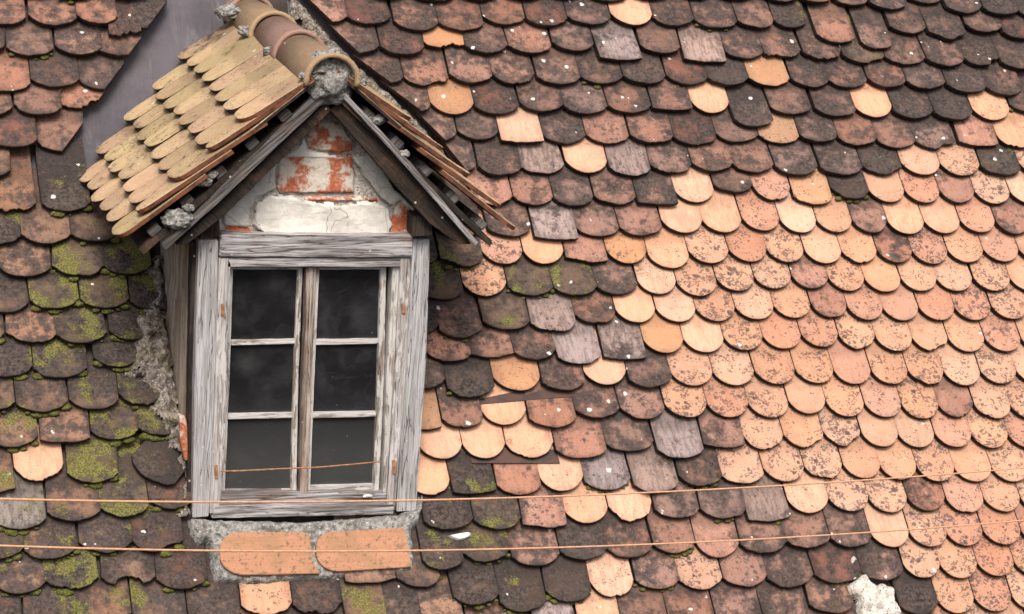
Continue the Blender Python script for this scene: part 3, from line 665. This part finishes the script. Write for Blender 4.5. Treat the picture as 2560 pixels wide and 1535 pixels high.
# the left cheek is splayed: its foot follows the mortar joint on the roof
def onr(x, y, h): 
    a_, b_ = onroof(x, y, h); return BASE + XA * a_ + UA * b_ + NA * h
back_ = [onr(x, y, .055) for x, y in ((398, 560), (402, 640), (408, 768), (424, 900), (440, 1016), (464, 1045))]
front_ = [wall(x, y, YF + .05) for x, y in ((484, 600), (483, 660), (481, 780), (478, 900), (475, 1010), (473, 1060))]
V = back_ + front_ + [p + Vector((.03, .01, 0)) for p in back_ + front_]
Fc = []
for i in range(5): Fc += [[i, i + 1, 7 + i, 6 + i], [12 + i, 18 + i, 19 + i, 13 + i], [i, 12 + i, 13 + i, i + 1], [6 + i, 7 + i, 19 + i, 18 + i]]
Fc += [[0, 6, 18, 12], [5, 17, 23, 11]]
adopt(mesh('cheek_wall', V, Fc, W_CHEEK, None))
adopt(slab('stud', [(479, 606), (500, 606), (486, 1292), (467, 1292)], YF + .012, YF + .07, W_DARKV, None, rough=.002))
adopt(slab('wall_plate', [(500, 560), (548, 535), (550, 592), (500, 600)], FR + .01, YF + .2, W_DARKV, None, rough=.004))
adopt(slab('wall_plate', [(1034, 540), (1082, 538), (1080, 590), (1033, 592)], FR - .04, YF + .2, W_DARKV, None, rough=.004))
# dormer roof planes
AP = wall(830, 176, YV); EL = wall(318, 628, YV); ER = wall(1272, 606, YV)
def roof_side(P0, sign):
    """slope plane from eave P0 up to apex; returns frame"""
    up = (AP - P0); L = up.length; up.normalize(); nn = up.cross(Vector((0, 1, 0))) if sign < 0 else Vector((0, 1, 0)).cross(up)
    if nn.z < 0: nn = -nn
    return P0, up, nn, L
for side, P0 in ((-1, EL), (1, ER)):
    o_, up, nn, L = roof_side(P0, side)
    par = adopt(bpy.data.objects.new('roof_slope', None)); col.objects.link(par)
    bpy.context.view_layer.update()
    # boarding of the slope, cut where it meets the main roof
    def back(z): return roofY(z) + .02
    th = .02
    lo = o_ + up * .03 - nn * .035; hi = AP - nn * .035
    V = []
    for q in (lo, hi):
        V += [Vector((q.x, YV + .03, q.z)), Vector((q.x, back(q.z), q.z))]
    V += [v - nn * th for v in V]
    bd = mesh('sarking', V, [[0, 1, 3, 2], [4, 6, 7, 5], [0, 2, 6, 4], [2, 3, 7, 6], [3, 1, 5, 7], [1, 0, 4, 5]], W_DARK, None)
    bd.parent = par; bd.matrix_parent_inverse = DI @ Matrix.Identity(4); bd.matrix_parent_inverse = par.matrix_world.inverted()
    # tiles
    fx = Vector((0, 1, 0)) if side < 0 else Vector((0, 1, 0))
    axr = fx
    TW = .160; ex = .150; TLd = .36
    nrow = 5; rr = random.Random(11 + side)
    FM = Matrix.Identity(4)
    axx = -fx if side < 0 else fx             # local x so that x × up = normal
    for i in range(3): FM[i][0] = axx[i]; FM[i][1] = up[i]; FM[i][2] = nn[i]; FM[i][3] = o_[i]
    starts = [0.0, .085, .18 + .06, .40, .565] if side < 0 else [0, .14, .28, .42, .56]
    starts = [0.0, .115, .262, .41, .565]
    for r_ in range(nrow):
        tt = starts[r_]; Lr = TLd if r_ < nrow - 1 else L - tt - .02
        y = (0 if r_ % 2 == 0 else -TW / 2) ; 
        zrow = (o_ + up * tt).z; ymax = back(zrow) - YV
        k_ = 0
        while y < ymax - .05:
            w0 = max(y, 0.0); w1 = y + TW
            if w1 - w0 > .05:
                c_ = (w0 + w1) / 2; hw = (w1 - w0) / 2 - .0028
                jt = rr.uniform(-.012, .010)
                poly = tile_outline(hw, hw, Lr - jt, 'q', rr.random())
                poly = [(p[0], p[1]) for p in poly]
                h0 = .054 if r_ > 0 else .034
                Vt, Ft = tile_geo(poly, Lr, h0 + rr.uniform(0, .006), .016, lo=.004, bow=.006)
                me = bpy.data.meshes.new('roof_tile'); me.from_pydata(Vt, [], Ft); me.update()
                lk = tile_look('t', rr)
                set_attrs(me, [(len(Vt),) + lk])
                if w0 <= 0.001: me.materials[1] = RED
                t_ = link('roof_tile', me); t_.parent = par
                t_.matrix_parent_inverse = par.matrix_world.inverted()
                t_.matrix_world = FM @ Matrix.Translation((-c_ if side < 0 else c_, tt + jt, 0))
            y += TW; k_ += 1
    # short undertiles whose tails peep out
    for r_, dt in ((4, -.035), (0, -.0)):
        if r_ == 0: continue
        tt = starts[r_] + dt; zrow = (o_ + up * tt).z; ymax = back(zrow) - YV; y = -.0
        while y < ymax - .1:
            hw = TW / 2 - .002
            Vt, Ft = tile_geo(tile_outline(hw, hw, .3, 'q', rr.random()), .3, .020, .012, lo=.003)
            me = bpy.data.meshes.new('roof_tile'); me.from_pydata(Vt, [], Ft); me.update(); set_attrs(me, [(len(Vt),) + tile_look('t', rr)])
            t_ = link('roof_tile', me); t_.parent = par; t_.matrix_parent_inverse = par.matrix_world.inverted()
            t_.matrix_world = FM @ Matrix.Translation((-(y + TW / 2) if side < 0 else y + TW / 2, tt, 0)); y += TW
    # batten ends under the verge
    for q in (.10, .26, .42, .58, .74):
        c_ = o_ + up * (L * q + .02) - nn * .018
        V = []
        for yy_ in (YV + .035, YV + .3):
            for a_, b_ in ((-.022, -.016), (.022, -.016), (.022, .014), (-.022, .014)):
                p = c_ + up * a_ + nn * b_; V.append(Vector((p.x, yy_, p.z)))
        b_ = mesh('batten', V, [[0, 1, 2, 3], [7, 6, 5, 4], [0, 4, 5, 1], [1, 5, 6, 2], [2, 6, 7, 3], [3, 7, 4, 0]], W_L, None, bevel=.003)
        b_.parent = par; b_.matrix_parent_inverse = par.matrix_world.inverted()
# verge boards
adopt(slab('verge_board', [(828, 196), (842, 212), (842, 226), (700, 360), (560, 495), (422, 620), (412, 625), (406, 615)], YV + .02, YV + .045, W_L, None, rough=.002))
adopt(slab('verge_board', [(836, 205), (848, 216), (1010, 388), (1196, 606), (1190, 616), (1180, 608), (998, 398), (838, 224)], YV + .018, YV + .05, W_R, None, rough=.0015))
adopt(slab('rafter', [(842, 226), (1003, 402), (1180, 610), (1150, 612), (1075, 560), (926, 390), (820, 268)], YV + .05, YV + .12, W_DARK, None, rough=.002))
adopt(slab('rafter', [(842, 230), (842, 262), (700, 402), (560, 540), (470, 610), (440, 612)], YV + .05, YV + .11, W_DARK, None, rough=.002))
# ridge tiles
def ridge():
    top = AP + Vector((0, 0, .012))
    segs = [(-.02, .52), (.46, .92), (.88, 1.34), (1.30, 1.75)]
    for i, (a_, b_) in enumerate(segs):
        V = []; n = 18; r0, r1 = (.095, .088); yaw = (.0, .02, -.01, .01)[i]
        for q, (yy_, r) in enumerate(((a_, r0), ((a_ + .03), r0), (b_, r1))):
            for k_ in range(n + 1):
                an = math.pi * (-.06 + 1.12 * k_ / n)
                for rr_ in (r, r - .016):
                    V.append(Vector((top.x + math.cos(an) * rr_ + yaw * (yy_ - a_), YV + yy_, top.z - .045 + math.sin(an) * rr_ - .006 * q + i * .002)))
        m_ = 2 * (n + 1); Fc = []
        for q in range(2):
            for k_ in range(n):
                a0 = q * m_ + 2 * k_; b0 = a0 + m_
                Fc.append([a0, a0 + 2, b0 + 2, b0]); Fc.append([a0 + 1, b0 + 1, b0 + 3, a0 + 3])
            Fc.append([q * m_, (q + 1) * m_, (q + 1) * m_ + 1, q * m_ + 1]); e = q * m_ + 2 * n; Fc.append([e, e + 1, e + m_ + 1, e + m_])
        for k_ in range(n): Fc.append([2 * k_, 2 * k_ + 1, 2 * k_ + 3, 2 * k_ + 2]); e = 2 * m_ + 2 * k_; Fc.append([e, e + 2, e + 3, e + 1])
        o = mesh('ridge_tile', V, Fc, TILE, None, smooth=False)
        for p in o.data.polygons: p.use_smooth = len(p.vertices) == 4
        rr = random.Random(i + 3); lk = tile_look('t', rr); lk = ((.52, .37, .22) if i in (0, 2) else (.46, .30, .23), (.2, .42, .3), (rr.random(), .2, .08))
        set_attrs(o.data, [(len(o.data.vertices),) + lk]); adopt(o)
ridge()
def blob(name, c, r, mat, sx=1, sy=1, sz=1, seed=0, amp=.35, freq=14, sub=4):
    bm = bmesh.new(); bmesh.ops.create_icosphere(bm, subdivisions=sub, radius=1)
    for v in bm.verts:
        d = 1 + amp * noise.fractal(v.co * 1.8 + Vector((seed * 5.1, seed, 3)), 1.0, 2.0, 4) + .1 * noise.noise(v.co * 7 + Vector((seed, 0, 0)))
        v.co = Vector((v.co.x * r * sx * d, v.co.y * r * sy * d, v.co.z * r * sz * d)) + c
    me = bpy.data.meshes.new(name); bm.to_mesh(me); bm.free()
    for p in me.polygons: p.use_smooth = True
    return link(name, me, mat)
adopt(blob('mortar_bedding', AP + Vector((0, .045, -.032)), .086, MORTAR, 1.02, .62, 1.0, 1, .28))
for k_, (x, y, dy, r, sx) in enumerate(((785, 180, .03, .035, 1.0), (884, 190, .03, .028, .8), (770, 190, .02, .022, 1.3), (700, 130, .55, .036, 1.5), (728, 115, .42, .026, .8), (620, 78, .92, .030, 1.2), (572, 30, 1.2, .042, 1.2), (905, 205, .03, .02, .8))):
    p = wall(x, y, YV + dy); adopt(blob('mortar_bedding', p, r, MORTAR, sx, 1, .6, k_ + 4, .5))
# loose bits under the verges
for k_, (x, y, r, sx, m_) in enumerate(((506, 455, .022, 1.4, MORTAR), (530, 436, .018, 1.2, MORTAR), (444, 548, .046, 1.1, MORTAR), (470, 520, .020, 1.0, MORTAR), (945, 300, .022, 1.2, MORTAR), (1010, 385, .02, 1, MORTAR))):
    p = wall(x, y, YV + .03); adopt(blob('mortar_crumb', p, r, m_, sx, .7, .7, k_ + 20))
# ------------------------------------------------------------------ apron below the window
ap = rp([(470, 1290), (484, 1286), (520, 1290), (760, 1296), (1000, 1278), (1040, 1262), (1044, 1130), (1060, 1130), (1066, 1200), (1068, 1262), (1056, 1305), (1038, 1325), (1042, 1380), (1048, 1432), (1000, 1442), (840, 1452), (620, 1464), (532, 1458), (526, 1400), (520, 1352), (505, 1368), (492, 1366), (474, 1335)], .09)
o = patch('mortar_apron', ap, RF, .02, .096, .012, MORTAR, None, step=.007, edge=.022, freq=30, jag=.01); o.matrix_world = ROOFM; bpy.context.view_layer.update(); o.parent = dormer; o.matrix_parent_inverse = DI
def sill_tile(px):
    poly = rp(px, .114)
    n = len(poly); V = [(a, b, .080) for a, b in poly] + [(a, b, .114) for a, b in poly]
    o = mesh('sill_tile', V, [list(range(n - 1, -1, -1)), list(range(n, 2 * n))] + [[i, (i + 1) % n, n + (i + 1) % n, n + i] for i in range(n)], SILL, None, bevel=.002)
    o.matrix_world = ROOFM; o.parent = dormer; o.matrix_parent_inverse = DI
def sill_mat():
    g = NG('combed_terracotta'); co = g.obj()
    v = g.vmath('MULTIPLY', co, (5.0, 230.0, 5.0)); st = g.noise(v, 1.0, 3, .6); n1 = g.noise(co, 9, 5); n2 = g.noise(co, 60, 5, .7)
    c = g.mix(g.math('MULTIPLY', g.ramp(st, .4, .62), .6), (.45, .235, .14), (.38, .185, .105))
    c = g.mix(g.math('MULTIPLY', g.ramp(n1, .46, .62), .55), c, (.30, .185, .10)); c = g.mix(g.math('MULTIPLY', g.ramp(n2, .54, .64), .75), c, (.12, .085, .06)); c = g.mix(g.math('MULTIPLY', g.ramp(g.noise(co, 28, 6, .7), .58, .64), .6), c, (.14, .11, .08))
    g.bump(g.math('ADD', g.math('MULTIPLY', st, .3), n2), .9, .006); return g.out(c, .95)
SILL = sill_mat()
def arc(cx, cy, rx, ry, a0, a1, n=7): return [(cx + rx * math.cos(R(a0 + (a1 - a0) * i / n)), cy + ry * math.sin(R(a0 + (a1 - a0) * i / n))) for i in range(n + 1)]
sill_tile(arc(600, 1372, 50, 42, 270, 180) + arc(612, 1388, 62, 49, 180, 90) + [(800, 1433), (785, 1405), (777, 1370)] + arc(750, 1342, 24, 12, 0, -90, 4))
sill_tile(arc(830, 1360, 38, 30, 270, 180) + arc(846, 1380, 56, 48, 180, 90) + [(1029, 1417), (1020, 1370), (1014, 1330)] + arc(1000, 1328, 14, 9, 0, -90, 4))
# rubble and mortar along the left cheek
rub = rp([(380, 640), (405, 640), (410, 768), (427, 900), (446, 1020), (466, 1040), (470, 1290), (455, 1290), (448, 1160), (425, 1100), (385, 1035), (375, 960), (322, 945), (335, 890), (340, 800), (385, 740)], .09)
o = patch('mortar_fillet', rub, RF, .085, .128, .040, MORTAR_D, None, step=.008, edge=.04, freq=34, jag=.03, seed=3); o.matrix_world = ROOFM; o.parent = dormer; o.matrix_parent_inverse = DI
o = adopt(slab('brick', [(448, 1040), (466, 1048), (470, 1150), (462, 1152), (452, 1110)], YF + .02, YF + .06, BRICK, None, rough=.003))
# ------------------------------------------------------------------ moss in the joints
def moss_tufts():
    rm = random.Random(3); bm = bmesh.new()
    cand = [a for a in tiles if a['code'] in 'gdkmlx' and not a['gen'] and not set(a['fl']) & set('cvbwz')]
    for a in cand:
        p = a['px']; pr_ = .7 if p[0] < 520 else (.35 if p[1] > 850 else .08)
        if rm.random() > pr_: continue
        for q in range(rm.randint(2, 7)):
            off = rm.uniform(-a['hl'], a['hr']); d = dict(r=.060, s=.034, f=.012)[a['shape']]; hw = .088; Rr = (hw * hw + d * d) / (2 * d)
            yy_ = Rr - math.sqrt(max(Rr * Rr - off * off, 0)) - .004
            r = rm.uniform(.003, .014 if p[0] < 520 else .010)
            res = bmesh.ops.create_icosphere(bm, subdivisions=2, radius=r)
            for v in res['verts']:
                k_ = 1 + .5 * noise.noise(v.co * 400 + Vector((off * 90, q, 0)))
                v.co = Vector((v.co.x * k_ * 1.7, v.co.y * k_, v.co.z * k_ * .7)) + Vector((a['s'] + off, a['t'] + yy_, a['h'] - .003))
    me = bpy.data.meshes.new('moss'); bm.to_mesh(me); bm.free()
    for p in me.polygons: p.use_smooth = True
    o = link('moss', me, MOSS, roof); tag(o, kind='stuff')
moss_tufts()
for k_, (x, y, r) in enumerate(((63, 643, .018), (134, 795, .014), (372, 1075, .016), (650, 1476, .010), (1100, 1440, .012))):
    a_, b_ = onroof(x, y, .085)
    o = blob('moss_cushion', Vector((0, 0, 0)), r, MOSS_B, 1.1, 1, .6, k_ + 50, .3); o.parent = roof; o.location = (a_, b_, .072)
# ------------------------------------------------------------------ loose things
def scrap(name, px, h, mat, label, cat, th=.006):
    poly = rp(px, h); n = len(poly); cx = sum(p[0] for p in poly) / n; cy = sum(p[1] for p in poly) / n
    V = [(a - cx, b - cy, 0) for a, b in poly] + [(cx + (a - cx) * .8 - cx, cy + (b - cy) * .7 - cy, th) for a, b in poly]
    o = mesh(name, V, [list(range(n - 1, -1, -1)), list(range(n, 2 * n))] + [[i, (i + 1) % n, n + (i + 1) % n, n + i] for i in range(n)], mat, None, bevel=.001)
    o.matrix_world = ROOFM @ Matrix.Translation((cx, cy, h)); tag(o, label, cat); return o
scrap('mortar_shard', [(1117, 1340), (1130, 1337), (1150, 1333), (1172, 1330), (1179, 1334), (1176, 1342), (1160, 1350), (1145, 1352), (1128, 1346)], .092, CHALK, 'thin whitish mortar shard lying on a tile joint right of the sill tiles', 'mortar shard', .012)
p0 = wall(919, 1240, FR - .002)
o = blob('paper_scrap', Vector((0, 0, 0)), .014, CHALK, 1.25, .5, .45, 31, .4); o.location = p0; tag(o, 'small white scrap lying on the wooden window sill', 'scrap')
# cords strung in front of the roof
def cord(pts, label, r=.0028):
    P = []
    xs = [p[0] for p in pts]; 
    co = np.polyfit(xs, [p[1] for p in pts], 3)
    n = 60
    for i in range(n + 1):
        x = -260 + (W + 520) * i / n; y = float(np.polyval(co, min(max(x, -200), W + 200)))
        z = 1 / (1 / 4.9 + (1 / 7.9 - 1 / 4.9) * (x / W))
        P.append(CAM + ray(x, y) * z)
    o = tube('cord', P, r, WIRE); c = P[n // 2].copy()
    for v in o.data.vertices: v.co -= c
    o.location = c; tag(o, label, 'cord', 'cords strung across in front of the roof')
cord([(0, 1248), (320, 1252), (640, 1254.5), (960, 1252.5), (1280, 1245.5), (1600, 1233), (1920, 1214), (2240, 1195), (2560, 1170)], 'upper of two thin orange cords, crossing just below the window panes')
cord([(0, 1364.5), (320, 1373), (640, 1377), (960, 1378), (1280, 1372), (1600, 1362), (1920, 1346), (2240, 1326), (2560, 1301)], 'lower of two thin orange cords, crossing over the terracotta sill tiles')
print('tiles', len(tiles))

_sp = sorted(b['s'] - a['s'] for a in tiles for b in tiles if abs(a['t'] - b['t']) < .04 and .1 < b['s'] - a['s'] < .26 and not a['gen'] and not b['gen'])
print('spacing', _sp[len(_sp) // 2])
